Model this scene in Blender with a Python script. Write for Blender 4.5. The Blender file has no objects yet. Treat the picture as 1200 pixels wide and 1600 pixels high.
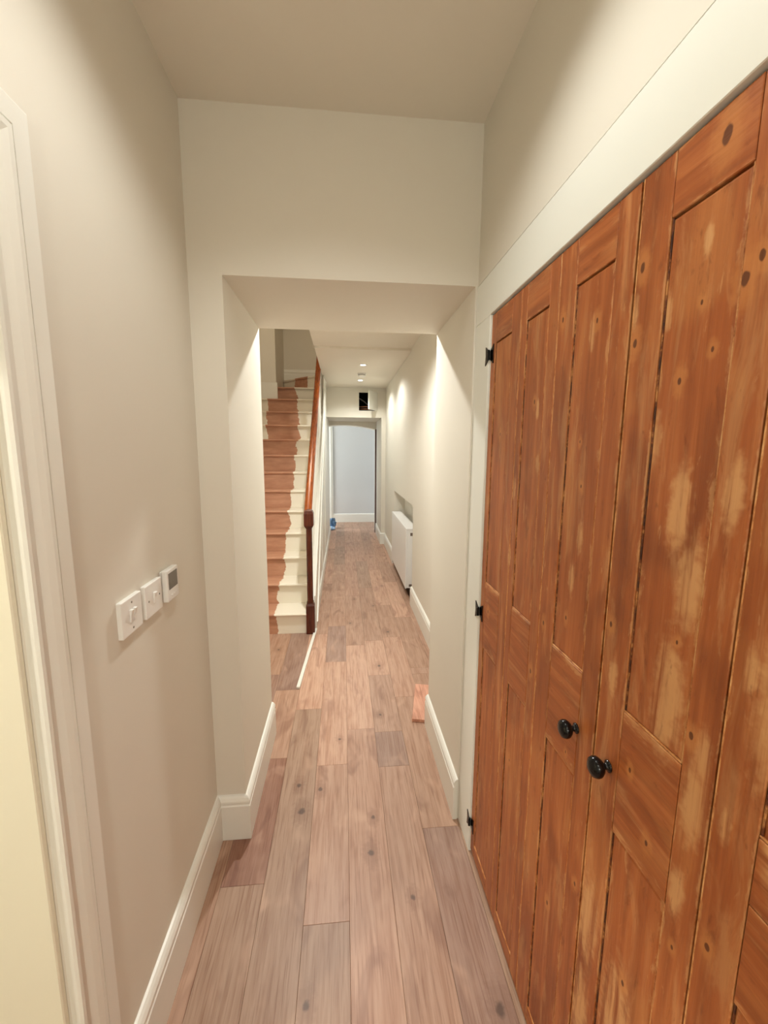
import bpy, bmesh, math, random
from mathutils import Vector, Matrix
random.seed(7)
scene = bpy.context.scene
COL = scene.collection

# ------------------------------------------------------------------ camera
YAW, PITCH, ROLL, FPX = 0.0968737, -0.1460567, 0.0069789, 654.516
def setup_camera():
    f = Vector((math.sin(YAW)*math.cos(PITCH), math.cos(YAW)*math.cos(PITCH), math.sin(PITCH)))
    r0 = Vector((math.cos(YAW), -math.sin(YAW), 0))
    u0 = r0.cross(f)
    r = math.cos(ROLL)*r0 + math.sin(ROLL)*u0
    u = -math.sin(ROLL)*r0 + math.cos(ROLL)*u0
    cd = bpy.data.cameras.new('camera')
    cd.sensor_fit = 'VERTICAL'
    cd.sensor_height = 24.0
    cd.lens = FPX / 1600.0 * 24.0
    cd.clip_start = 0.02
    co = bpy.data.objects.new('camera', cd)
    COL.objects.link(co)
    m = Matrix((r, u, -f)).transposed().to_4x4()
    m.translation = Vector((0, 0, 1.5))
    co.matrix_world = m
    scene.camera = co
setup_camera()

# ------------------------------------------------------------------ light and exposure
scene.view_settings.view_transform = 'Standard'
scene.view_settings.look = 'None'
scene.view_settings.gamma = 1.0
scene.view_settings.use_curve_mapping = False
scene.view_settings.exposure = 0.44
world = bpy.data.worlds.new('world')
scene.world = world
world.use_nodes = True
world.node_tree.nodes['Background'].inputs[0].default_value = (0.55, 0.75, 1.0, 1)
world.node_tree.nodes['Background'].inputs[1].default_value = 0.3

WARM = (0.985, 1.0, 0.965)
NEAR_W, HALL_W = 15.5, 84.0
def area(name, loc, rot, sx, sy, watts, col):
    l = bpy.data.lights.new(name, 'AREA'); l.shape = 'RECTANGLE'
    l.size = sx; l.size_y = sy; l.energy = watts; l.color = col
    o = bpy.data.objects.new(name, l); COL.objects.link(o)
    o.location = loc; o.rotation_euler = rot
    return o
# daylight through the window of the far room (its left wall)
area('window_daylight', (-2.05, 8.25, 1.5), (0, math.radians(-90), 0), 1.3, 0.7, 48.0, (0.86, 0.94, 1.0))

# ------------------------------------------------------------------ node helpers
def srgb(r, g, b):
    def c(v):
        v /= 255.0
        return v/12.92 if v <= 0.04045 else ((v+0.055)/1.055)**2.4
    return (c(r), c(g), c(b), 1.0)

class NB:
    def __init__(s, name, rough=0.5, spec=0.5):
        s.m = bpy.data.materials.new(name); s.m.use_nodes = True
        s.t = s.m.node_tree; s.n = s.t.nodes; s.l = s.t.links
        s.b = s.n['Principled BSDF']
        s.b.inputs['Roughness'].default_value = rough
        s.b.inputs['Specular IOR Level'].default_value = spec
    def new(s, typ, **kw):
        n = s.n.new(typ)
        for k, v in kw.items(): setattr(n, k, v)
        return n
    def put(s, sock, v):
        if hasattr(v, 'links') or isinstance(v, bpy.types.NodeSocket): s.l.new(v, sock)
        else: sock.default_value = v
    def math(s, op, a, b=0.0, clamp=False):
        n = s.new('ShaderNodeMath', operation=op, use_clamp=clamp)
        s.put(n.inputs[0], a); s.put(n.inputs[1], b); return n.outputs[0]
    def vmath(s, op, a, b):
        n = s.new('ShaderNodeVectorMath', operation=op)
        s.put(n.inputs[0], a); s.put(n.inputs[1], b); return n
    def mix(s, f, a, b, blend='MIX'):
        n = s.new('ShaderNodeMix', data_type='RGBA', blend_type=blend)
        s.put(n.inputs[0], f); s.put(n.inputs[6], a); s.put(n.inputs[7], b); return n.outputs[2]
    def ramp(s, f, stops, interp='LINEAR'):
        n = s.new('ShaderNodeValToRGB'); cr = n.color_ramp; cr.interpolation = interp
        while len(cr.elements) < len(stops): cr.elements.new(0.5)
        for e, (p, c) in zip(cr.elements, stops):
            e.position = p; e.color = c if len(c) == 4 else (*c, 1)
        s.put(n.inputs[0], f); return n.outputs[0]
    def step(s, v, lo, hi):
        n = s.new('ShaderNodeMapRange', interpolation_type='SMOOTHSTEP')
        s.put(n.inputs[0], v); n.inputs[1].default_value = lo; n.inputs[2].default_value = hi
        return n.outputs[0]
    def noise(s, vec, scale, detail=3, rough=0.55, dist=0.0):
        n = s.new('ShaderNodeTexNoise'); s.put(n.inputs['Vector'], vec)
        n.inputs['Scale'].default_value = scale; n.inputs['Detail'].default_value = detail
        n.inputs['Roughness'].default_value = rough; n.inputs['Distortion'].default_value = dist
        return n.outputs[0]
    def pos(s): return s.new('ShaderNodeNewGeometry').outputs['Position']
    def scaled(s, vec, sc): return s.vmath('MULTIPLY', vec, sc).outputs[0]
    def bump(s, h, strength=0.2, dist=0.01):
        n = s.new('ShaderNodeBump'); n.inputs['Strength'].default_value = strength
        n.inputs['Distance'].default_value = dist
        s.put(n.inputs['Height'], h); s.l.new(n.outputs[0], s.b.inputs['Normal'])
    def color(s, v): s.put(s.b.inputs['Base Color'], v)

def plain(name, rgb, rough=0.5, spec=0.5, metal=0.0):
    k = NB(name, rough, spec); k.color(srgb(*rgb)); k.b.inputs['Metallic'].default_value = metal
    return k.m

def paint(name, rgb, rough, bumps=0.05, spec=0.4):
    k = NB(name, rough, spec)
    p = k.pos()
    a = k.noise(p, 3.0, 2)
    c = srgb(*rgb)
    d = tuple(v*0.965 for v in c[:3]) + (1,)
    k.color(k.mix(a, d, c))
    k.bump(k.noise(p, 160.0, 2), bumps, 0.002)
    return k.m

M_WALL = paint('wall_paint', (230, 224, 210), 0.62)
M_CEIL = paint('ceiling_paint', (236, 229, 214), 0.75)
M_TRIM = paint('satin_trim_paint', (240, 238, 228), 0.32, 0.03)
M_FRAME = paint('cupboard_frame_paint', (238, 238, 228), 0.45, 0.03)
M_CREAM = paint('cream_paint', (240, 234, 212), 0.5, 0.03)
M_GREY = paint('cool_grey_paint', (214, 214, 212), 0.65)
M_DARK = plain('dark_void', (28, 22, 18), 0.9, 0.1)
M_BLACK = plain('black_iron', (6, 6, 7), 0.16, 0.35)
M_PLASTIC = plain('white_plastic', (240, 238, 232), 0.3, 0.5)
M_METALWHITE = paint('white_enamel', (240, 238, 234), 0.35, 0.02)
M_SCREW = plain('screw_cover', (120, 112, 98), 0.4)
M_LCD = plain('lcd_glass', (112, 104, 92), 0.15)
M_COPPER = plain('copper_pipe', (178, 120, 92), 0.35, 0.5, 0.8)
M_PIPEGREY = plain('grey_pipe', (120, 112, 108), 0.5)
M_GRILLE = plain('vent_grey', (112, 98, 88), 0.6)
M_GLASS = NB('window_glass', 0.02); M_GLASS.color((1, 1, 1, 1)); M_GLASS.b.inputs['Transmission Weight'].default_value = 1.0; M_GLASS = M_GLASS.m
def emit(name, col, s):
    k = NB(name); k.color(srgb(255, 250, 240)); k.b.inputs['Emission Color'].default_value = (*col, 1)
    k.b.inputs['Emission Strength'].default_value = s; return k.m
M_LENS = emit('lamp_lens', (1.0, 0.93, 0.82), 14.0)

def knot_mask(k, p, pts, axes, stretch, wob=None, lo=0.35, hi=1.0):
    """pts: (a, b, radius); axes: indices of the two world axes"""
    if not pts: return None
    sc = [0, 0, 0]; sc[axes[0]] = stretch[0]; sc[axes[1]] = stretch[1]
    q = k.scaled(p, tuple(sc))
    if wob is None: wob = k.math('MULTIPLY', k.math('SUBTRACT', k.noise(p, 60.0, 2), 0.5), 0.9)
    out = None
    for (a, b, r) in pts:
        c = [0, 0, 0]; c[axes[0]] = a*stretch[0]; c[axes[1]] = b*stretch[1]
        d = k.vmath('DISTANCE', q, tuple(c)).outputs['Value']
        d = k.math('ADD', k.math('DIVIDE', d, r), wob)
        v = k.math('SUBTRACT', 1.0, k.step(d, lo, hi))
        out = v if out is None else k.math('MAXIMUM', out, v)
    return out
def inside(pts, a0, a1, b0, b1, m):
    return [t for t in pts if a0-m*t[2] < t[0] < a1+m*t[2] and b0-m*t[2]*3 < t[1] < b1+m*t[2]*3]

# oak floor boards: tone comes from each board's own object colour
def oak(name, big=()):
    k = NB(name, 0.42, 0.4)
    p = k.pos(); oi = k.new('ShaderNodeObjectInfo')
    off = k.new('ShaderNodeCombineXYZ')
    k.put(off.inputs[0], k.math('MULTIPLY', oi.outputs['Random'], 37.0)); k.put(off.inputs[1], k.math('MULTIPLY', oi.outputs['Random'], 91.0))
    q = k.vmath('ADD', p, off.outputs[0]).outputs[0]
    g1 = k.noise(k.scaled(q, (26, 1.6, 26)), 2.0, 5, 0.6, 0.6)
    g2 = k.noise(k.scaled(q, (120, 3.5, 120)), 1.5, 3, 0.6, 0.2)
    g3 = k.noise(k.scaled(q, (5.0, 1.8, 5.0)), 1.6, 3, 0.5, 1.2)
    g4 = k.noise(k.scaled(q, (4.0, 2.4, 4.0)), 2.3, 2, 0.5, 0.5)
    base = oi.outputs['Color']
    c = k.mix(k.math('MULTIPLY', k.step(g1, 0.35, 0.75), 0.6), base, k.mix(1.0, base, srgb(205, 178, 160), 'MULTIPLY'))
    c = k.mix(k.math('MULTIPLY', k.step(g2, 0.48, 0.72), 0.55), c, k.mix(1.0, base, srgb(180, 150, 132), 'MULTIPLY'))
    c = k.mix(k.math('MULTIPLY', k.step(g3, 0.54, 0.74), 0.55), c, k.mix(1.0, base, srgb(176, 152, 146), 'MULTIPLY'))
    c = k.mix(k.math('MULTIPLY', k.step(g4, 0.55, 0.8), 0.4), c, k.mix(1.0, base, srgb(255, 252, 248), 'SCREEN') if False else srgb(214, 176, 150))
    if big:
        halo = knot_mask(k, p, [(a, b, r*1.5) for a, b, r in big], (0, 1), (1.0, 0.55))
        core = knot_mask(k, p, [(a, b, r*0.5) for a, b, r in big], (0, 1), (1.0, 0.8))
        c = k.mix(k.math('MULTIPLY', halo, 0.3), c, k.mix(1.0, base, srgb(165, 140, 132), 'MULTIPLY'))
        c = k.mix(k.math('MULTIPLY', core, 0.75), c, srgb(84, 66, 58))
    k.color(c)
    k.bump(g2, 0.06, 0.002)
    return k.m
OAK_KNOTS = [(0.094, 1.370, .030), (0.112, 1.525, .022), (0.415, 0.893, .036), (-0.112, 0.950, .026), (-0.113, 1.69, .026), (-0.029, 2.012, .020),
           (-0.185, 1.58, .036), (-0.21, 1.72, .026), (0.225, 1.20, .022), (0.24, 2.75, .03), (0.05, 3.5, .028), (0.36, 3.3, .03), (0.28, 3.9, .028), (0.10, 4.1, .025), (0.42, 4.5, .028), (0.20, 2.2, .02), (-0.50, 3.05, .022)]
M_OAK = oak('oak_board')
M_SUB = plain('subfloor', (110, 82, 66), 0.9)

# stained pine of the old doors
PINE_KNOTS = [(.528, 1.883, .016), (.661, 1.785, .011), (.663, 1.672, .010), (.777, 1.741, .008), (.541, 1.695, .005), (.565, 1.598, .008), (.516, 1.631, .005),
              (.480, 1.701, .013), (.462, 1.719, .009), (.660, 1.200, .008), (.519, 1.233, .005), (.476, 1.119, .008), (.581, .980, .006), (.531, .894, .008),
              (.789, 1.432, .006), (.805, 1.520, .005), (.809, 1.150, .006), (.769, .866, .005), (.465, .792, .005), (.901, 1.777, .009), (1.02, 1.62, .008),
              (1.24, 1.55, .008), (.95, .95, .009), (1.05, .62, .007), (.80, .45, .008), (.70, .62, .007), (1.27, .98, .009), (.415, .862, .008), (.33, 1.3, .012), (.55, .6, .008), (.90, 1.10, .008)]
PINE_WEAR = [(.643, 1.111, .016), (.409, 1.250, .014), (.415, 1.042, .012), (.541, 1.77, .010), (.525, 1.14, .040), (.54, 1.42, .028), (.51, 1.32, .030), (.60, 1.52, .016), (.60, 1.7, .012),
             (.46, 1.03, .028), (.455, 1.10, .018), (.36, 1.22, .055), (.345, 1.08, .035), (.65, .60, .040), (.655, .40, .035), (.56, .50, .050), (1.0, 1.60, .012), (.79, 1.72, .014),
             (.80, 1.24, .016), (.78, 1.33, .014), (.985, 1.47, .012), (1.12, 1.2, .014), (1.04, 1.35, .014), (.67, 1.72, .012), (.47, .88, .018), (1.11, 1.4, .015), (.46, 1.45, .02)]
def pine(name, axis, knots=(), wears=()):
    k = NB(name, 0.42, 0.45)
    p = k.pos(); oi = k.new('ShaderNodeObjectInfo')
    off = k.new('ShaderNodeCombineXYZ')
    for i, s in enumerate((13.0, 57.0, 31.0)): k.put(off.inputs[i], k.math('MULTIPLY', oi.outputs['Random'], s))
    q = k.vmath('ADD', p, off.outputs[0]).outputs[0]
    st = (1, 30, 1.3) if axis == 'z' else (1, 1.3, 30)
    st2 = (1, 110, 4.0) if axis == 'z' else (1, 4.0, 110)
    st3 = (1, 9, 1.6) if axis == 'z' else (1, 1.6, 9)
    g1 = k.noise(k.scaled(q, st), 1.6, 5, 0.62, 0.5)
    g2 = k.noise(k.scaled(q, st2), 1.2, 4, 0.65, 0.2)
    g3 = k.noise(k.scaled(q, st3), 2.4, 5, 0.66, 0.9)
    g5 = k.noise(k.scaled(q, (1, 7, 2.2) if axis == 'z' else (1, 2.2, 7)), 7.0, 4, 0.7, 0.4)
    g4 = k.noise(q, 3.2, 3, 0.5, 0.3)
    c = k.ramp(g1, [(0.25, srgb(136, 70, 28)), (0.5, srgb(166, 90, 42)), (0.75, srgb(190, 114, 60))])
    c = k.mix(k.math('MULTIPLY', k.step(g2, 0.52, 0.78), 0.42), c, srgb(120, 60, 24))
    c = k.mix(k.math('MULTIPLY', k.step(g4, 0.55, 0.75), 0.35), c, srgb(158, 80, 32))
    wear = knot_mask(k, p, wears, (1, 2), (1.0, 0.33))
    wm = k.math('MULTIPLY', k.step(g3, 0.50, 0.70), 0.46)
    wm = k.math('MAXIMUM', wm, k.math('MULTIPLY', k.step(g5, 0.63, 0.74), 0.55))
    if wear: wm = k.math('MAXIMUM', wm, k.math('MULTIPLY', wear, k.step(k.math('ADD', g1, k.math('MULTIPLY', g3, 0.5)), 0.55, 0.80)))
    sg = k.new('ShaderNodeSeparateXYZ'); k.l.new(k.new('ShaderNodeTexCoord').outputs['Generated'], sg.inputs[0])
    e = k.math('MULTIPLY', k.math('ABSOLUTE', k.math('SUBTRACT', sg.outputs[1 if axis == 'z' else 2], 0.5)), 2.0)
    e = k.math('ADD', e, k.math('MULTIPLY', k.math('SUBTRACT', g5, 0.5), 1.0))
    wm = k.math('MAXIMUM', wm, k.math('MULTIPLY', k.step(e, 0.90, 1.06), 0.6))
    lg = k.noise(k.scaled(q, (1, 3.0, 1.4) if axis == 'z' else (1, 1.4, 3.0)), 3.0, 2, 0.5, 0.5)
    c = k.mix(k.math('MULTIPLY', k.step(lg, 0.46, 0.30), 0.55), c, srgb(120, 58, 22))
    c = k.mix(k.math('MULTIPLY', k.step(lg, 0.54, 0.72), 0.5), c, srgb(192, 124, 68))
    c = k.mix(k.math('MULTIPLY', wm, 0.72), c, srgb(220, 168, 112))
    c = k.mix(k.math('MULTIPLY', k.step(g5, 0.42, 0.28), 0.5), c, srgb(112, 54, 20))
    if knots:
        halo = knot_mask(k, p, [(a, b, r*2.1) for a, b, r in knots], (1, 2), (1.0, 0.55))
        core = knot_mask(k, p, [(a, b, r*0.52) for a, b, r in knots], (1, 2), (1.0, 0.6), lo=0.6, hi=0.95)
        c = k.mix(k.math('MULTIPLY', halo, 0.5), c, srgb(206, 136, 74))
        c = k.mix(k.math('MULTIPLY', core, 0.85), c, srgb(78, 34, 12))
    k.color(c)
    k.bump(k.math('ADD', g2, k.math('MULTIPLY', g1, 0.7)), 0.22, 0.003)
    return k.m
PLAIN_PINE = {}
def pine_for(axis, y0, y1, z0, z1):
    kn = inside(PINE_KNOTS, y0, y1, z0, z1, .6); we = inside(PINE_WEAR, y0, y1, z0, z1, .9)
    if not kn and not we:
        if axis not in PLAIN_PINE: PLAIN_PINE[axis] = pine('stained_pine', axis)
        return PLAIN_PINE[axis]
    return pine('stained_pine', axis, kn, we)
M_PINE_EDGE = plain('dark_door_core', (66, 26, 12), 0.7)
def bead_mat(lo):
    k = NB('worn_pine_edge', 0.5); p = k.pos()
    g = k.noise(k.scaled(p, (1, 1, 1)), 28.0, 4, 0.7)
    k.color(k.ramp(g, lo)); return k.m
M_BEAD = bead_mat([(0.34, srgb(150, 82, 36)), (0.5, srgb(208, 142, 84)), (0.65, srgb(228, 176, 118))])
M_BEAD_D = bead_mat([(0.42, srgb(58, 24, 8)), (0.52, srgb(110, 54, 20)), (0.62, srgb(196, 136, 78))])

def red_wood(name, a, b, st):
    k = NB(name, 0.25, 0.5); p = k.pos()
    g = k.noise(k.scaled(p, st), 2.0, 4, 0.6, 0.4)
    k.color(k.ramp(g, [(0.3, srgb(*a)), (0.7, srgb(*b))])); return k.m
M_NEWEL = red_wood('dark_mahogany_varnish', (58, 18, 6), (96, 38, 14), (40, 40, 4))
M_RAIL = red_wood('orange_varnished_rail', (104, 46, 12), (164, 80, 24), (60, 6, 8))

def runner(name, left, right, drift=0.0):
    """white paint left and right, bare brown boards where a runner once lay"""
    k = NB(name, 0.45, 0.4); p = k.pos()
    sep = k.new('ShaderNodeSeparateXYZ'); k.l.new(p, sep.inputs[0])
    w = k.math('MULTIPLY', k.math('SUBTRACT', k.noise(p, 14.0, 4, 0.65), 0.5), 0.075)
    w2 = k.math('MULTIPLY', k.math('SUBTRACT', k.noise(k.scaled(p, (0.1, 0.1, 1)), 4.6, 2), 0.5), 0.12)
    x = k.math('ADD', k.math('ADD', sep.outputs[0], w), w2)
    if drift:
        x = k.math('ADD', x, k.math('MULTIPLY', k.math('MAXIMUM', k.math('SUBTRACT', sep.outputs[2], 1.75), 0.0), drift))
    a = k.step(x, left-0.002, left+0.002); b = k.math('SUBTRACT', 1.0, k.step(x, right-0.002, right+0.002))
    m = k.math('MULTIPLY', a, b)
    brown = k.ramp(k.noise(k.scaled(p, (3, 12, 12)), 2.0, 4), [(0.3, srgb(180, 128, 100)), (0.7, srgb(202, 152, 122))])
    k.color(k.mix(m, srgb(240, 232, 214), brown))
    return k.m
M_STEP = runner('half_painted_step', -0.935, -0.545, 0.17)
M_WIND = runner('half_painted_winder', -0.68, -0.49)

# ------------------------------------------------------------------ mesh helpers
def link(name, me, mat, parent=None, smooth=False):
    if mat is not None: me.materials.append(mat)
    if smooth:
        for p in me.polygons: p.use_smooth = True
    o = bpy.data.objects.new(name, me); COL.objects.link(o)
    if parent is not None:
        o.parent = parent
        # meshes are written in world coordinates; take the parents' offset out again
        off = Vector((0, 0, 0)); q = parent
        while q is not None: off += q.location; q = q.parent
        me.transform(Matrix.Translation(-off))
    return o
def bm_obj(name, bm, mat, parent=None, smooth=False):
    bmesh.ops.recalc_face_normals(bm, faces=bm.faces)
    me = bpy.data.meshes.new(name); bm.to_mesh(me); bm.free()
    return link(name, me, mat, parent, smooth)
def add_box(bm, x0, x1, y0, y1, z0, z1, bev=0.0, seg=1):
    r = bmesh.ops.create_cube(bm, size=1.0)
    vs = r['verts']
    for v in vs:
        v.co = Vector(((x0+x1)/2 + v.co.x*(x1-x0), (y0+y1)/2 + v.co.y*(y1-y0), (z0+z1)/2 + v.co.z*(z1-z0)))
    if bev > 0:
        es = list({e for v in vs for e in v.link_edges})
        bmesh.ops.bevel(bm, geom=es, offset=bev, segments=seg, profile=0.6, affect='EDGES')
def box(name, x0, x1, y0, y1, z0, z1, mat, parent=None, bev=0.0, seg=1):
    bm = bmesh.new(); add_box(bm, x0, x1, y0, y1, z0, z1, bev, seg)
    return bm_obj(name, bm, mat, parent)
def boxes(name, lst, mat, parent=None, bev=0.0):
    bm = bmesh.new()
    for b in lst: add_box(bm, *b, bev)
    return bm_obj(name, bm, mat, parent)
def add_prism(bm, pts, axis, a, b):
    """pts: 2D polygon; axis 'x': pts are (y,z); 'y': (x,z); 'z': (x,y)"""
    def P(p, t):
        return {'x': (t, p[0], p[1]), 'y': (p[0], t, p[1]), 'z': (p[0], p[1], t)}[axis]
    A = [bm.verts.new(P(p, a)) for p in pts]; B = [bm.verts.new(P(p, b)) for p in pts]
    n = len(pts)
    bm.faces.new(A); bm.faces.new(B[::-1])
    for i in range(n): bm.faces.new((A[i], A[(i+1) % n], B[(i+1) % n], B[i]))
def prism(name, pts, axis, a, b, mat, parent=None, bev=0.0):
    bm = bmesh.new(); add_prism(bm, pts, axis, a, b)
    if bev > 0: bmesh.ops.bevel(bm, geom=bm.edges[:], offset=bev, segments=1, affect='EDGES')
    return bm_obj(name, bm, mat, parent)
def add_lathe(bm, prof, loc, axis=(0, 0, 1), n=24):
    ax = Vector(axis).normalized(); rot = Vector((0, 0, 1)).rotation_difference(ax).to_matrix()
    rings = []
    for (r, h) in prof:
        if r < 1e-6: rings.append([bm.verts.new(Vector(loc) + rot @ Vector((0, 0, h)))])
        else: rings.append([bm.verts.new(Vector(loc) + rot @ Vector((r*math.cos(2*math.pi*i/n), r*math.sin(2*math.pi*i/n), h))) for i in range(n)])
    for a, b in zip(rings, rings[1:]):
        for i in range(n):
            j = (i+1) % n
            if len(a) == 1 and len(b) == 1: continue
            if len(a) == 1: bm.faces.new((a[0], b[i], b[j]))
            elif len(b) == 1: bm.faces.new((a[i], a[j], b[0]))
            else: bm.faces.new((a[i], a[j], b[j], b[i]))
    for end in (rings[0], rings[-1]):
        if len(end) > 1: bm.faces.new(end)
def lathe(name, prof, loc, mat, parent=None, axis=(0, 0, 1), n=24):
    bm = bmesh.new(); add_lathe(bm, prof, loc, axis, n); return bm_obj(name, bm, mat, parent, True)
def tube(name, pts, r, mat, parent=None, n=10):
    bm = bmesh.new(); prev = None
    for i, p in enumerate(pts):
        p = Vector(p); d = (Vector(pts[min(i+1, len(pts)-1)]) - Vector(pts[max(i-1, 0)])).normalized()
        rot = Vector((0, 0, 1)).rotation_difference(d).to_matrix()
        ring = [bm.verts.new(p + rot @ Vector((r*math.cos(2*math.pi*k/n), r*math.sin(2*math.pi*k/n), 0))) for k in range(n)]
        if prev:
            for k in range(n): bm.faces.new((prev[k], prev[(k+1) % n], ring[(k+1) % n], ring[k]))
        else: bm.faces.new(ring)
        prev = ring
    bm.faces.new(prev)
    return bm_obj(name, bm, mat, parent, True)
BB = [(0, 0), (.018, 0), (.018, .143), (.0145, .147), (.0145, .153), (.0175, .157), (.017, .165), (.012, .174), (.006, .180), (0, .182)]
def sweep(name, path, prof, mat, parent=None, zlift=None):
    """profile (offset to the left of the path, z) swept along an XY path with mitred corners"""
    bm = bmesh.new(); rings = []
    P = [Vector(p) for p in path]
    for i, p in enumerate(P):
        d0 = (P[i]-P[i-1]).normalized() if i > 0 else None
        d1 = (P[i+1]-P[i]).normalized() if i < len(P)-1 else None
        n0 = Vector((-d0.y, d0.x)) if d0 else None; n1 = Vector((-d1.y, d1.x)) if d1 else None
        if n0 is None: m = n1
        elif n1 is None: m = n0
        else:
            m = (n0+n1).normalized(); m = m / max(0.2, m.dot(n0))
        rings.append([bm.verts.new((p.x+m.x*o, p.y+m.y*o, z)) for o, z in prof])
    k = len(prof)
    for a, b in zip(rings, rings[1:]):
        for i in range(k): bm.faces.new((a[i], a[(i+1) % k], b[(i+1) % k], b[i]))
    bm.faces.new(rings[0]); bm.faces.new(rings[-1][::-1])
    return bm_obj(name, bm, mat, parent)

def struct(o): o['kind'] = 'structure'; return o
def thing(name, label, cat, loc, group=None):
    o = bpy.data.objects.new(name, None); COL.objects.link(o); o.location = loc
    o.empty_display_size = 0.05
    return tag(o, label, cat, group)
def tag(o, label, cat, group=None):
    o['label'] = label; o['category'] = cat
    if group: o['group'] = group
    return o
def copy_tree(o, parent=None, loc=None):
    c = o.copy(); COL.objects.link(c)
    if parent is not None: c.parent = parent
    if loc is not None: c.location = loc
    for ch in list(o.children): copy_tree(ch, c)
    return c

# ------------------------------------------------------------------ dimensions
XL, XR, Y1, Y2 = -0.492, 0.4635, 1.490, 2.090
ZC, ZO = 2.551, 2.056
XO, XRV = -0.385, 0.454
XW = 0.660            # passage right wall
ZH = 2.447            # passage ceiling
XS = -0.250           # face of the panelling under the stairs
YA, YB, YE = 6.620, 7.570, 8.740
SR, SG, SY = 0.180, 0.222, 3.330   # step rise, going, first riser

# ------------------------------------------------------------------ room shell
floor = struct(box('floor', -2.2, 1.3, -1.7, 8.9, -0.12, -0.016, M_SUB))
# lobby at the front
struct(boxes('wall_left', [(-0.80, XL, 0.662, Y1, 0, 2.8), (-0.80, XL, -0.25, 0.662, 1.895, 2.8), (-0.80, XL, -1.6, -0.25, 0, 2.8)], M_WALL))
struct(boxes('wall_front', [(-1.3, XO, Y1, Y2, 0, 2.8), (XRV, 1.2, Y1, Y2, 0, 2.8), (XO, XRV, Y1, Y2, ZO, 2.8)], M_WALL))
struct(boxes('wall_right', [(XR, 1.2, -1.6, Y1, ZO, 2.8), (XR, 1.2, -1.6, -0.30, 0, ZO), (1.05, 1.2, -0.30, Y1, 0, ZO)], M_WALL))
struct(box('wall_back', -2.2, 1.3, -1.75, -1.6, 0, 2.8, M_WALL))
struct(box('ceiling', -0.80, XR+.3, -1.6, Y1, ZC, 2.8, M_CEIL))
# side room behind the cased doorway
struct(boxes('wall_side_room', [(-2.2, -2.1, -1.6, 1.49, 0, 2.8), (-2.1, -0.80, 0.95, 1.05, 0, 2.8)], M_CREAM))
struct(box('ceiling_side_room', -2.2, -0.80, -1.6, 1.0, 2.45, 2.8, M_CEIL))
struct(box('door_1', -0.805, XL-.004, 0.650, 0.6625, 0, 1.905, M_CREAM, bev=.002))     # door lining seen through the casing

# casing around that doorway
def casing():
    # (y towards the wall from the opening, thickness)
    prof = [(0.662, 0.0), (0.662, 0.014), (0.664, 0.019), (0.670, 0.020), (0.674, 0.016), (0.679, 0.013), (0.688, 0.014), (0.700, 0.020), (0.712, 0.024),
            (0.7205, 0.024), (0.7215, 0.017), (0.724, 0.017), (0.725, 0.022), (0.758, 0.022), (0.762, 0.019), (0.762, 0.0)]
    bm = bmesh.new()
    ztop = 1.998
    A, B, Cc, D = [], [], [], []
    yc = 0.205      # centre of the doorway
    for (y, t) in prof:
        o = y - 0.662
        A.append(bm.verts.new((XL+t, y, 0))); B.append(bm.verts.new((XL+t, y, ztop-0.100+o)))
        Cc.append(bm.verts.new((XL+t, 2*yc-y, ztop-0.100+o))); D.append(bm.verts.new((XL+t, 2*yc-y, 0)))
    for R0, R1 in ((A, B), (B, Cc), (Cc, D)):
        for i in range(len(prof)-1): bm.faces.new((R0[i], R0[i+1], R1[i+1], R1[i]))
    return struct(bm_obj('trim_1', bm, M_TRIM))
casing()

# passage shell
struct(boxes('wall_passage_right', [(XW, 1.2, Y2, 3.92, 0, 2.9), (XW, 1.2, 5.43, YA+.4, 0, 2.9), (XW, 1.2, 3.92, 5.43, 0.978, 2.9), (0.80, 1.2, 3.92, 5.43, 0, 0.978)], M_WALL))
struct(boxes('ceiling_passage', [(-0.262, XW+.05, 4.16, YA, ZH, 2.72), (-0.270, XW+.05, 3.15, 4.16, 2.468, 2.72), (-1.3, XW+.05, Y2, 3.15, 2.468, 2.72)], M_CEIL))
# header with the open hatch, arch behind it
struct(boxes('wall_header', [(-0.262, 0.245, YA, YA+.10, 2.0, 2.72), (0.530, XW, YA, YA+.10, 2.0, 2.72), (0.245, 0.530, YA, YA+.10, 2.0, 2.105), (0.245, 0.530, YA, YA+.10, 2.375, 2.72),
                             (0.595, 1.2, YA, YB, 0, 2.0), (XW, 1.2, YA+.4, YB, 2.0, 2.72), (0.595, XW, YA+.10, YB, 2.0, 2.72), (-0.262, 0.595, YA+.45, YB, 2.0, 2.72), (-0.262, 0.595, YA+.10, YA+.45, 2.0, 2.03)], M_WALL))
def arch_wall():
    R = 2.28; zc = 1.937; n = 24
    bm = bmesh.new()
    add_box(bm, 0.58, 0.594, YB, YB+.30, 0, 2.05); add_box(bm, -0.90, -0.58, YB, YB+.30, 0, 2.05)
    F, G = [], []
    for i in range(n+1):
        x = -0.58 + 1.16*i/n; z = zc - (R - math.sqrt(R*R - x*x))
        for L, y in ((F, YB), (G, YB+.30)): L.append((bm.verts.new((x, y, z)), bm.verts.new((x, y, 2.05))))
    for i in range(n):
        bm.faces.new((F[i][0], F[i+1][0], F[i+1][1], F[i][1])); bm.faces.new((G[i+1][0], G[i][0], G[i][1], G[i+1][1]))
        bm.faces.new((F[i+1][0], F[i][0], G[i][0], G[i+1][0])); bm.faces.new((F[i][1], F[i+1][1], G[i+1][1], G[i][1]))
    for i in (0, n): bm.faces.new((F[i][0], F[i][1], G[i][1], G[i][0]))
    return struct(bm_obj('wall_arch', bm, M_WALL))
arch_wall()
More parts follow.
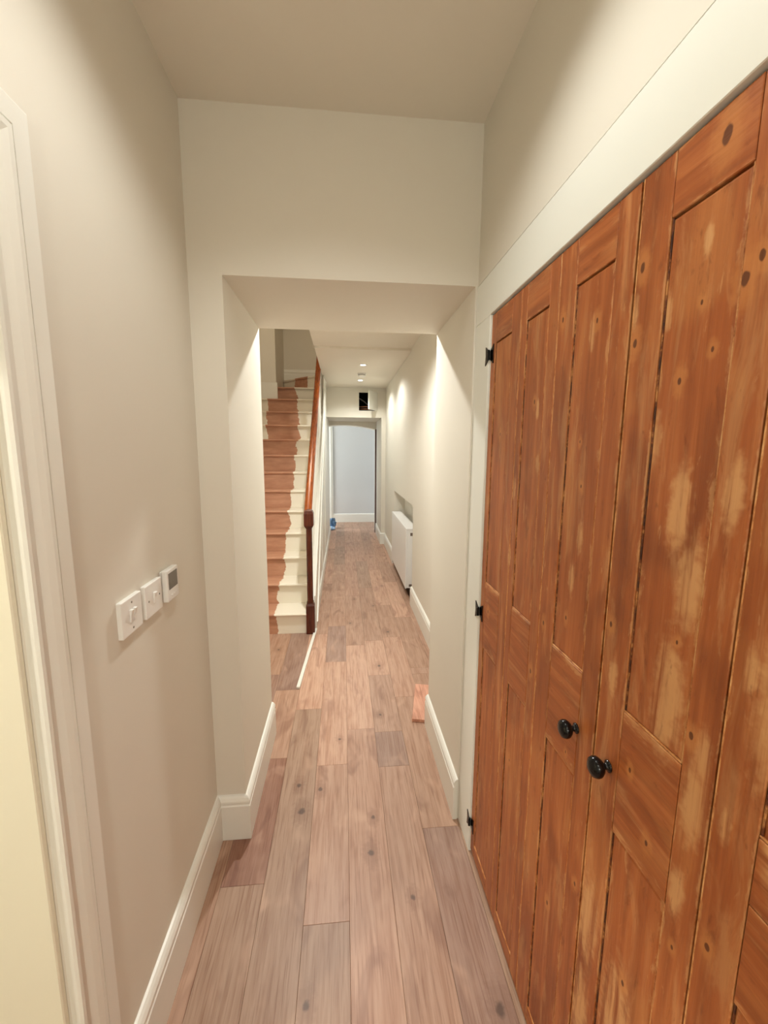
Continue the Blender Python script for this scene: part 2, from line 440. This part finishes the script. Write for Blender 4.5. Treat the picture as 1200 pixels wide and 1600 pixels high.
struct(boxes('wall_far', [(-2.2, 1.2, YE, YE+.12, 0, 2.6), (0.66, 1.2, YB+.3, YE, 0, 2.6), (-2.2, -0.9, YB, YB+.2, 0, 2.6),
                          (-2.0, -1.9, YB+.2, YE, 0, 0.75), (-2.0, -1.9, YB+.2, YE, 2.25, 2.6), (-2.0, -1.9, YB+.2, 7.86, .75, 2.25), (-2.0, -1.9, 8.64, YE, .75, 2.25)], M_GREY))
struct(box('ceiling_far', -2.2, 1.2, YB, YE+.12, 2.5, 2.72, M_CEIL))
w1 = struct(boxes('window_1', [(-1.97, -1.93, 7.86, 8.64, .75, .80), (-1.97, -1.93, 7.86, 8.64, 2.20, 2.25), (-1.97, -1.93, 7.86, 7.91, .80, 2.20), (-1.97, -1.93, 8.59, 8.64, .80, 2.20), (-1.965, -1.935, 8.235, 8.265, .80, 2.20)], M_TRIM))
# stairwell
for nm, b in {'wall_stair_left': (-1.30, -1.131, Y2, 6.70, 0, 4.4), 'wall_stair_pier': (-1.131, -0.885, 5.885, 6.70, 2.1, 4.4), 'wall_stair_end': (-1.30, XS-.05, 6.70, 6.85, 2.05, 4.4),
              'wall_stair_end_upper': (XS-.05, 1.2, 6.70, 6.85, 2.74, 4.4), 'wall_stair_right': (1.0, 1.2, 3.15, 6.70, 2.74, 4.4), 'wall_stair_front': (-1.3, 1.2, 2.95, 3.15, 2.74, 4.4)}.items():
    struct(box(nm, *b, M_WALL))
struct(box('ceiling_stair', -1.30, 1.2, 2.95, 6.85, 4.4, 4.5, M_CEIL))
# panelling under the flight, up to the ceiling where the flight passes it
prism('wall_spandrel', [(SY+.06, 0), (YB, 0), (YB, 2.46), (5.75, 2.46), (5.75, 2.18), (SY+.06, 0.22)], 'x', XS-.05, XS, M_TRIM)['kind'] = 'structure'

# skirting boards
struct(sweep('baseboard_left', [(XO, Y2), (XO, Y1), (XL, Y1), (XL, 0.762)][::-1], [(-o, z) for o, z in BB], M_TRIM))
struct(sweep('baseboard_right', [(XRV, Y1-.004), (XRV, Y2)], BB, M_TRIM))
struct(sweep('baseboard_passage', [(XW, Y2), (XW, 3.92)], BB, M_TRIM))
struct(sweep('baseboard_far', [(XW, 5.43), (XW, YA), (0.595, YA), (0.595, YB)], BB, M_TRIM))
struct(sweep('baseboard_end', [(0.66, YE), (-0.215, YE)], BB, M_TRIM))
struct(sweep('baseboard_spandrel', [(XS, YB), (XS, SY+.075)], [(o*.75, z*.72) for o, z in BB], M_TRIM))
struct(sweep('baseboard_landing', [(-0.30, 6.70), (-0.885, 6.70)], [(o, 2.34 + z*2.0) for o, z in BB], M_TRIM))
struct(box('baseboard_pier', -1.13, -0.868, 5.868, 5.885, 2.161, 2.383, M_TRIM, bev=.003))
# battens on the panelling under the stairs
for i, y in enumerate((3.95, 4.75, 5.6)):
    zt = (y-SY)*SR/SG - .22
    struct(box('trim_%d' % (i+2), XS-.004, XS+.008, y-.03, y+.03, .125, zt, M_TRIM, bev=.002))
# far doorway casing in the end wall and its white sill
struct(boxes('trim_5', [(-0.300, -0.215, YE-.022, YE-.001, 0.0, 1.995), (-0.262, -0.250, YE-.030, YE-.022, 0.0, 1.995)], M_TRIM))
struct(box('trim_7', 0.562, 0.5935, YB-.008, YB-.0005, 0.0, 1.868, plain('brown_strip', (104, 84, 76), 0.6)))  # thin dark brown strip over the right edge of the arch
struct(box('trim_6', -0.40, -0.29, 8.05, 8.30, 0.74, 0.80, M_TRIM, bev=.004))

# ------------------------------------------------------------------ floor boards
TONES = {'l': (204, 166, 142), 'm': (184, 149, 126), 'd': (168, 138, 122), 'g': (176, 146, 124), 'y': (188, 153, 131), 'r': (158, 118, 98), 'p': (192, 155, 132)}
def board(x0, x1, y0, y1, tone):
    g = 0.0003
    kn = inside(OAK_KNOTS, x0, x1, y0, y1, 0.0)
    o = box('plank', x0+g, x1-g, y0+g, y1-g, -0.016, random.uniform(-0.0004, 0.0), oak('oak_board', kn) if kn else M_OAK, floor, bev=0.0007)
    v = random.uniform(0.95, 1.05)
    o.color = tuple(c*v for c in srgb(*TONES[tone])[:3]) + (1,)
ROW0, RW = 0.010, 0.148
KNOWN = {   # row -> joint positions along the passage, with the tone of the board starting there
    -7: [], -6: [(2.2, 'm'), (3.0, 'd')], -5: [(1.5, 'm'), (2.30, 'l'), (3.4, 'm')], -4: [(1.9, 'd'), (2.69, 'm')],
    -3: [(-.6, 'm'), (0.62, 'g'), (1.292, 'r'), (1.90, 'm'), (2.498, 'd'), (3.45, 'm')],
    -2: [(-.9, 'm'), (0.40, 'g'), (2.287, 'l'), (3.30, 'm')],
    -1: [(-.5, 'g'), (0.55, 'g'), (1.147, 'y'), (1.833, 'l'), (2.831, 'd'), (3.45, 'm')],
    0: [(-.8, 'm'), (0.30, 'p'), (2.085, 'l'), (3.079, 'm'), (4.2, 'p')],
    1: [(-.4, 'g'), (0.75, 'y'), (1.800, 'd'), (2.05, 'y'), (2.627, 'l'), (3.15, 'm')],
    2: [(-.7, 'd'), (0.35, 'd'), (1.456, 'm'), (2.364, 'p'), (3.2, 'm'), (3.91, 'l')],
    3: [(-1.0, 'm'), (0.1, 'g'), (2.20, 'm'), (2.62, 'y'), (2.70, 'm'), (3.6, 'l')], 4: [(2.1, 'm'), (4.0, 'm')]}
for row in range(-7, 5):
    x0 = ROW0 + row*RW; x1 = x0 + RW
    if row == 4: x1 = XW + .01
    J = list(KNOWN[row])
    y = J[-1][0] if J else 1.5
    while y < YE:
        y += random.uniform(0.7, 1.35)
        if y < YE-.3: J.append((y, random.choice('mmmlpyg')))
    first = J[0][0]
    lo = -1.6
    segs = [(lo, first, 'm')] if first > lo+.1 else []
    for i, (y, t) in enumerate(J):
        segs.append((y, J[i+1][0] if i+1 < len(J) else YE, t))
    for a, b, t in segs:
        if b - a < .05: continue
        if row in (-7, -6, -5) and b < Y2: continue
        board(x0, x1, a, b, t)
# ------------------------------------------------------------------ built-in cupboard
FX, DX = 0.4605, 0.4675       # frame face, door face
cup = thing('cupboard', 'tall built-in cupboard with stained pine panelled doors in a white painted frame', 'cupboard', (0.47, 0.55, 0))
box('frame_stile', FX, FX+.028, 1.347, Y1-.001, 0.0, 1.923, M_FRAME, cup, bev=.0015)
box('frame_stile', FX, FX+.028, -0.28, -0.06, 0.0, 1.923, M_FRAME, cup, bev=.0015)
box('frame_header', FX, FX+.028, -0.28, Y1-.001, 1.9235, 2.052, M_FRAME, cup, bev=.0015)
boxes('carcass', [(FX+.03, 1.04, 1.36, 1.375, 0.002, 1.95), (FX+.03, 1.04, -0.10, -0.085, 0.002, 1.95), (1.025, 1.04, -0.085, 1.36, 0.002, 1.95), (FX+.03, 1.04, -0.085, 1.36, 1.935, 1.95)], M_DARK, cup)
ZT, ZP1, ZP0, ZQ1, ZQ0, ZB = 1.919, 1.829, 1.067, 0.838, 0.062, 0.015
def shutter(d, ya, yb, pa, pb, lock=0.0):
    """one old shutter leaf between ya<yb, its panels between pa<pb"""
    g = .0006
    th = 0.026
    def piece(nm, y0, y1, z0, z1, m): return box(nm, DX, DX+th, y0+g, y1-g, z0+g, z1-g, pine_for(m, y0, y1, z0, z1), d, bev=.0011)
    piece('stile', ya, pa, ZB, ZT, 'z'); piece('stile', pb, yb, ZB, ZT, 'z')
    piece('rail', pa, pb, ZP1, ZT, 'y')
    if lock: piece('rail', pa, pb, ZQ1, lock, 'y'); piece('rail', pa, pb, lock, ZP0, 'y')
    else: piece('rail', pa, pb, ZQ1, ZP0, 'y')
    piece('rail', pa, pb, ZB, ZQ0, 'y')
    bm = bmesh.new(); add_box(bm, DX-.0004, DX+.010, yb-g-.0016, yb-g+.0003, ZB+.002, ZT-.002); bm_obj('bead', bm, M_BEAD, d)
    for z0, z1 in ((ZP0, ZP1), (ZQ0, ZQ1)):
        # field of the panel, chamfered all round, standing in its groove
        c = 0.0022
        y0, y1, a0, a1 = pa+c, pb-c, z0+c, z1-c
        bm = bmesh.new()
        outer = [(y0, a0), (y1, a0), (y1, a1), (y0, a1)]
        k = 0.004
        inner = [(y0+k, a0+k), (y1-k, a0+k), (y1-k, a1-k), (y0+k, a1-k)]
        xo, xi, xb = DX+.0042, DX+.0020, DX+.020
        O = [bm.verts.new((xo, *p)) for p in outer]; I = [bm.verts.new((xi, *p)) for p in inner]; B = [bm.verts.new((xb, *p)) for p in outer]
        bm.faces.new(I); bm.faces.new(B[::-1])
        for i in range(4):
            j = (i+1) % 4
            bm.faces.new((O[i], O[j], I[j], I[i])); bm.faces.new((B[i], B[j], O[j], O[i]))
        bm_obj('panel', bm, pine_for('z', pa, pb, z0, z1), d)
        # worn bead round the opening, thin and a little ragged
        bm = bmesh.new()
        for (u0, u1, w0, w1) in ((pa, pa+.0022, z0, z1), (pa, pb, z0, z0+.0028)):
            add_box(bm, DX+.0012, DX+.012, u0, u1, w0, w1, .0006)
        bm_obj('bead', bm, M_BEAD, d)
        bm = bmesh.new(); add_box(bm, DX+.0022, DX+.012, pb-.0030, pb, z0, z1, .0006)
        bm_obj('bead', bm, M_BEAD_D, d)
def door_part(y0, y1):
    o = box('door', DX+.0255, DX+.031, y0+.003, y1-.003, ZB+.003, ZT-.003, M_PINE_EDGE, cup)
    return o
s = 0.4675/0.471
dA = door_part(0.6805, 1.343)
shutter(dA, 1.1225, 1.342, 1.182, 1.307)
shutter(dA, 0.9235, 1.1205, 0.968, 1.086)
shutter(dA, 0.6805, 0.9215, 0.733, 0.856)
dB = door_part(-0.055, 0.6745)
shutter(dB, 0.4355, 0.6745, 0.486, 0.609)
shutter(dB, 0.190, 0.4325, 0.245, 0.3755, lock=0.978)
shutter(dB, -0.055, 0.188, 0.0, 0.130)
def knob(d, y, z):
    k = lathe('knob', [(0.0, 0.0), (0.0105, 0.0), (0.0105, 0.002), (0.0065, 0.004), (0.005, 0.009), (0.006, 0.012), (0.0135, 0.0145), (0.0178, 0.020), (0.0185, 0.025),
                       (0.0165, 0.031), (0.011, 0.0345), (0.004, 0.0358), (0, 0.036)], (DX-.0002, y, z), M_BLACK, d, (-1, 0, 0), 28)
    k['label'] = 'round black knob'
knob(dA, 0.737, 0.944); knob(dB, 0.632, 0.945)
def hinge(z):
    bm = bmesh.new()
    yk = 1.3445
    h, n, w = 0.029, 0.014, 0.026
    def ring(t): return None
    # waisted "butterfly" leaves either side of a knuckle
    add_prism(bm, [(yk, z-n), (yk+w, z-h), (yk+w*.86, z), (yk+w, z+h), (yk, z+n)], 'x', FX-.003, FX+.0005)
    add_prism(bm, [(yk, z-n), (yk, z+n), (yk-w, z+h), (yk-w*.86, z), (yk-w, z-h)], 'x', DX-.003, DX+.0005)
    add_lathe(bm, [(0.0045, -n*1.1), (0.0045, n*1.1)], (FX-.0015, yk, z), (0, 0, 1), 12)
    h_ = bm_obj('hinge', bm, M_BLACK, dA); h_['label'] = 'black butterfly hinge'
for z in (1.800, 0.953, 0.128): hinge(z)

# ------------------------------------------------------------------ switches and thermostat
def plate(name, label, y0, y1, z0, z1, cat, rockers, screws, group):
    t = thing(name, label, cat, (XL, (y0+y1)/2, z0), group)
    bm = bmesh.new(); add_box(bm, XL-.002, XL+.0105, y0, y1, z0, z1, .003, 3)
    bm_obj('plate', bm, M_PLASTIC, t)
    for (ya, yb, za, zb) in rockers:
        zm = (za+zb)/2
        prism('rocker', [(XL+.0095, za), (XL+.0125, za), (XL+.0135, zm), (XL+.0170, zb), (XL+.0095, zb)], 'y', ya, yb, M_PLASTIC, t, bev=.0007)
    for (y, z) in screws:
        lathe('screw_cover', [(0.0026, 0), (0.0026, 0.0006), (0, 0.0006)], (XL+.0104, y, z), M_SCREW, t, (1, 0, 0), 12)
    return t
plate('light_switch', 'double rocker light switch, nearest to the door casing', 0.917, 1.009, 1.083, 1.167, 'switch',
      [(0.9505, 0.9605, 1.111, 1.140), (0.9655, 0.9755, 1.111, 1.140)], [(0.963, 1.155), (0.963, 1.095)], 'white plates on the left wall')
plate('light_switch', 'single rocker switch plate between double switch and thermostat', 1.029, 1.121, 1.083, 1.167, 'switch',
      [(1.069, 1.081, 1.111, 1.140)], [(1.045, 1.125), (1.105, 1.125)], 'white plates on the left wall')
th = thing('thermostat', 'white wall thermostat with grey display, beside the switches', 'thermostat', (XL, 1.17, 1.09))
box('backplate', XL-.002, XL+.004, 1.138, 1.204, 1.092, 1.172, M_PLASTIC, th, bev=.001)
bm = bmesh.new(); add_box(bm, XL+.004, XL+.020, 1.134, 1.208, 1.088, 1.176, .004, 3); bm_obj('body', bm, M_PLASTIC, th)
box('display', XL+.0195, XL+.0206, 1.142, 1.200, 1.121, 1.166, M_LCD, th)
for yy in (1.158, 1.171, 1.184): box('button', XL+.0195, XL+.0212, yy-.004, yy+.004, 1.100, 1.105, M_PLASTIC, th, bev=.0005)

# ------------------------------------------------------------------ staircase
st = thing('staircase', 'narrow staircase with white painted edges and bare brown centre, climbing beside the passage', 'staircase', (-0.7, SY, 0))
XSL, XSR = -1.128, XS-.052
for i in range(13):
    y = SY + i*SG; z0 = i*SR
    box('riser', XSL if i < 12 else -0.884, XSR, y, y+.018, z0+.0005, z0+SR-.022, M_STEP, st)
    y2 = y+SG+.02 if i < 12 else 6.69
    if i == 11 or i == 12:
        x0 = XSL if i == 11 else -0.884
    else: x0 = XSL
    bm = bmesh.new()
    yf = y-.028
    prof = [(yf, z0+SR-.011), (yf+.003, z0+SR-.004), (yf+.010, z0+SR), (y2-.002, z0+SR), (y2-.002, z0+SR-.022), (yf+.010, z0+SR-.022), (yf+.003, z0+SR-.018)]
    if i == 11: prof = [(min(p[0], 5.866), p[1]) if p[0] > 5.8 else p for p in prof]
    add_prism(bm, prof, 'x', x0, XSR)
    bm_obj('tread', bm, M_STEP, st)
# the winder: riser turned across the landing and its tread above
wa, wb = Vector((-0.36, 6.05)), Vector((-0.878, 6.60))
dn = (wb-wa).normalized(); nn = Vector((dn.y, -dn.x))*-1
prism('riser', [(wa.x, wa.y), (wb.x, wb.y), (wb.x+nn.x*-.018, wb.y+.018), (wa.x+.0, wa.y+.026)], 'z', 2.3405, 2.498, M_WIND, st)
prism('tread', [(wa.x, wa.y-.02), (wb.x, wb.y-.02), (wb.x, 6.68), (XSR-.0, 6.68), (XSR, wa.y-.05)], 'z', 2.498, 2.52, M_WIND, st)
# outer string with its bead
sl = SR/SG
def zn(y): return (y - (SY-.028))*sl + SR      # nosing line
prism('string', [(SY+.055, 0.03), (SY+.055, zn(SY+.055)+.05), (5.42, min(zn(5.42)+.05, 2.44)), (5.60, 2.44), (6.10, 2.44), (SY+.18, 0.03)], 'x', XS+.0005, XS+.012, M_TRIM, st)
prism('string_bead', [(SY+.16, 0.03), (6.02, 2.43), (6.06, 2.43), (SY+.20, 0.03)], 'x', XS+.012, XS+.022, M_TRIM, st)

# balustrade: newel, rail, balusters
bal = thing('balustrade', 'stair balustrade with dark newel post, orange varnished handrail and white balusters', 'balustrade', (-0.277, 3.33, 0))
nx, ny = -0.277, 3.335
bm = bmesh.new()
add_box(bm, nx-.034, nx+.034, ny-.034, ny+.034, 0.001, 0.245, .003)
def add_frustum(bm, z0, h0, z1, h1, ch=0.0):
    def ring(z, h):
        c = h*ch
        pts = [(h-c, -h), (h, -h+c), (h, h-c), (h-c, h), (-h+c, h), (-h, h-c), (-h, -h+c), (-h+c, -h)] if ch else [(h, -h), (h, h), (-h, h), (-h, -h)]
        return [bm.verts.new((nx+a, ny+b, z)) for a, b in pts]
    A, B = ring(z0, h0), ring(z1, h1)
    n = len(A)
    bm.faces.new(A[::-1]); bm.faces.new(B)
    for i in range(n): bm.faces.new((A[i], A[(i+1) % n], B[(i+1) % n], B[i]))
add_frustum(bm, .245, .034, .262, .024, .3)
add_frustum(bm, .262, .028, .272, .028, .3)
add_frustum(bm, .272, .0235, .880, .0225, .45)
add_frustum(bm, .880, .0225, .905, .037)
add_frustum(bm, .905, .037, 1.000, .037)
add_frustum(bm, 1.000, .037, 1.022, .030)
add_frustum(bm, 1.022, .030, 1.034, .014)
bm_obj('newel_post', bm, M_NEWEL, bal)
XH = -0.288
def zr(y): return 0.985 + (y-3.37)*sl*0.985
bm = bmesh.new()
prof = [(-.024, -.028), (.024, -.028), (.030, -.012), (.031, .008), (.022, .024), (.008, .031), (-.008, .031), (-.022, .024), (-.031, .008), (-.030, -.012)]
A = [bm.verts.new((XH+o, 3.365, zr(3.365)+z)) for o, z in prof]; B = [bm.verts.new((XH+o, 5.98, zr(5.98)+z)) for o, z in prof]
bm.faces.new(A); bm.faces.new(B[::-1])
for i in range(len(prof)): bm.faces.new((A[i], A[(i+1) % len(prof)], B[(i+1) % len(prof)], B[i]))
r_ = bm_obj('handrail', bm, M_RAIL, bal); r_['label'] = 'orange varnished handrail'
y = 3.47
while y < 5.80:
    o = prism('baluster', [(y-.013, zn(y-.013)+.045), (y+.013, zn(y+.013)+.045), (y+.013, zr(y+.013)-.027), (y-.013, zr(y-.013)-.027)], 'x', XH-.013, XH+.013, M_TRIM, bal)
    y += 0.111

# ------------------------------------------------------------------ radiator in its recess
rad = thing('radiator', 'white panel radiator set in the wall recess along the passage', 'radiator', (0.68, 4.75, 0.0))
bm = bmesh.new(); add_box(bm, 0.626, 0.640, 4.13, 5.36, 0.085, 0.700, .006, 2); bm_obj('front_panel', bm, M_METALWHITE, rad)
boxes('side_panel', [(0.640, 0.745, 4.135, 4.150, 0.09, 0.700)], M_METALWHITE, rad, .002)
boxes('side_panel', [(0.640, 0.745, 5.340, 5.355, 0.09, 0.700)], M_METALWHITE, rad, .002)
bm = bmesh.new(); add_box(bm, 0.626, 0.750, 4.13, 5.36, 0.700, 0.716, .004, 2); bm_obj('top_cover', bm, M_METALWHITE, rad)
box('back_panel', 0.745, 0.799, 4.15, 5.34, 0.12, 0.66, M_METALWHITE, rad)
box('vent', 0.672, 0.705, 4.1335, 4.1355, 0.640, 0.672, M_GRILLE, rad)
box('vent', 0.665, 0.700, 4.1335, 4.1355, 0.105, 0.130, M_GRILLE, rad)
for yy in (4.30, 5.15): box('foot', 0.70, 0.74, yy, yy+.04, 0.0, 0.12, M_GRILLE, rad)
# ------------------------------------------------------------------ hatch above the far opening
ha = thing('hatch', 'open white access hatch above the far archway, pipes showing inside', 'hatch', (0.245, YA, 2.105))
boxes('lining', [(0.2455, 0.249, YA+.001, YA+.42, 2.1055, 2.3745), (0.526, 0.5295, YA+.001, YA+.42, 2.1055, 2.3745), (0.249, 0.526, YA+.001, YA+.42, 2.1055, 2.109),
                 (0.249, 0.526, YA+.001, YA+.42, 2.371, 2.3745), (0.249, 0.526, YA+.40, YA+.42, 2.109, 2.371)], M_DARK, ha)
tube('pipe', [(0.25, YA+.10, 2.30), (0.32, YA+.12, 2.26), (0.40, YA+.16, 2.20), (0.525, YA+.2, 2.18)], .009, M_PIPEGREY, ha)
tube('pipe', [(0.25, YA+.06, 2.165), (0.36, YA+.06, 2.168), (0.525, YA+.07, 2.16)], .010, M_COPPER, ha)
tube('pipe', [(0.25, YA+.06, 2.130), (0.36, YA+.07, 2.134), (0.525, YA+.06, 2.128)], .010, M_COPPER, ha)
a = math.radians(60)
hx, hy = 0.5295, YA-.001
d = Vector((-math.cos(a), -math.sin(a))); n_ = Vector((-d.y, d.x))
L_, T_ = 0.283, 0.020
p0 = Vector((hx, hy)); q = [p0, p0+d*L_, p0+d*L_+n_*T_*-1, p0+n_*T_*-1]
prism('door', [(v.x, v.y) for v in q], 'z', 2.104, 2.376, M_TRIM, ha, bev=.0015)

# ------------------------------------------------------------------ ceiling fittings
def spot(name, loc, watts, deg, blend, size=.03, col=WARM):
    l = bpy.data.lights.new(name, 'SPOT'); l.energy = watts; l.color = col; l.spot_size = math.radians(deg); l.spot_blend = blend; l.shadow_soft_size = size
    o = bpy.data.objects.new(name, l); COL.objects.link(o); o.location = loc
    return o
LX, LY = 0.228, 4.88
dl = thing('downlight', 'recessed ceiling downlight nearer the camera, in front of the smoke detector', 'downlight', (LX, LY, ZH), 'downlights along the passage ceiling')
lathe('bezel', [(0.030, -.0005), (0.032, -.006), (0.040, -.006), (0.046, -.003), (0.046, 0.002), (0.030, 0.002)], (LX, LY, ZH), M_PLASTIC, dl)
lathe('lens', [(0, -.003), (0.029, -.003), (0.029, 0.001), (0, 0.001)], (LX, LY, ZH), M_LENS, dl)
d2 = copy_tree(dl, None, (0.238, 5.93, ZH)); d2['label'] = 'recessed ceiling downlight behind the smoke detector, near the header'
spot('downlight_beam', (LX, LY, ZH-.012), HALL_W*.33, 150, 0.5)
spot('downlight_beam', (0.238, 5.93, ZH-.012), HALL_W*.33, 150, 0.5)
spot('downlight_beam', (-0.08, 2.66, 2.455), HALL_W, 150, 0.5)
sd = thing('smoke_detector', 'round white smoke detector between the two passage downlights', 'smoke detector', (0.237, 5.42, ZH))
lathe('base', [(0, 0), (0.055, 0), (0.055, -.012), (0, -.012)], (0.237, 5.42, ZH-.0002), M_PLASTIC, sd)
lathe('cover', [(0, -.012), (0.040, -.012), (0.044, -.016), (0.047, -.026), (0.044, -.036), (0.030, -.042), (0, -.043)], (0.237, 5.42, ZH), M_PLASTIC, sd)
lathe('vent_ring', [(0.0445, -.016), (0.0478, -.0185), (0.0478, -.0215), (0.0445, -.024)], (0.237, 5.42, ZH), M_GRILLE, sd)
# the lobby lamps, above the top of the picture
spot('lobby_beam', (-0.01, 0.72, ZC-.012), NEAR_W, 136, 0.6, .022)
spot('lobby_beam', (-0.01, -0.75, ZC-.012), NEAR_W*1.1, 136, 0.6, .022)
spot('side_room_beam', (-1.4, -0.1, 2.44), 80, 160, 0.5, .05, (1.0, 0.97, 0.86))
pl = bpy.data.lights.new('unseen_fill', 'POINT'); pl.energy = 13.0; pl.color = WARM; pl.shadow_soft_size = .09  # unseen point light added behind the camera to fill the lobby
po = bpy.data.objects.new('unseen_fill', pl); COL.objects.link(po); po.location = (0.15, -1.3, 1.55)
spot('stair_beam', (-0.5, 4.2, 4.38), 40, 160, 0.5, .05, (1.0, 0.84, 0.64))

# ------------------------------------------------------------------ loose things on the floor
bm = bmesh.new()
a0, a1 = Vector((-0.296, 2.505)), Vector((-0.240, 3.392)); dd = (a1-a0).normalized(); pp = Vector((dd.y, -dd.x))*.011
add_prism(bm, [tuple(a0-pp), tuple(a0+pp), tuple(a1+pp), tuple(a1-pp)], 'z', 0.0005, 0.014)
bmesh.ops.bevel(bm, geom=bm.edges[:], offset=.0015, segments=1, affect='EDGES')
tag(bm_obj('trim_strip', bm, M_TRIM), 'thin white strip of timber trim lying on the boards by the stair foot', 'trim strip')
b0, b1 = Vector((0.371, 2.120)), Vector((0.450, 2.470)); dd = (b1-b0).normalized(); pp = Vector((dd.y, -dd.x))*.146
b2 = b1+pp
oc = prism('board_offcut', [tuple(b0), tuple(b0+pp), tuple(b1+pp), tuple(b1)], 'z', 0.0008, 0.0185, M_OAK, None, bev=.001)
oc.color = srgb(222, 166, 140)
tag(oc, 'loose offcut of oak floorboard lying behind the right jamb of the opening', 'board')
# blue sack at the far end
def sack():
    t = thing('sack', 'crumpled blue plastic sack on the floor beside the far archway', 'sack', (-0.235, 8.02, 0))
    rnd = random.Random(3)
    def lump(name, c, r, mat, seed):
        bm = bmesh.new(); bmesh.ops.create_icosphere(bm, subdivisions=4, radius=1.0)
        for v in bm.verts:
            p = v.co.copy()
            k = 1 + .16*math.sin(7*p.x+seed) * math.cos(6*p.y+2*seed) + .10*math.sin(13*p.z+5*p.x+seed) + .05*math.sin(23*p.y-17*p.z+seed)
            v.co = Vector((c[0]+p.x*r[0]*k, c[1]+p.y*r[1]*k, max(0.001, c[2]+p.z*r[2]*k)))
        return bm_obj(name, bm, mat, t, False)
    k = NB('blue_plastic', 0.3); k.color(k.ramp(k.noise(k.pos(), 30, 3), [(0.35, srgb(62, 92, 124)), (0.65, srgb(112, 150, 186))]))
    lump('body', (-0.222, 8.06, 0.095), (0.072, .06, .095), k.m, 1.0)
    l2 = lump('liner', (-0.238, 7.90, 0.026), (.070, .085, .032), plain('pale_blue_plastic', (176, 206, 238), 0.3), 2.2)
    l2['label'] = 'pale blue crumpled plastic'
sack()
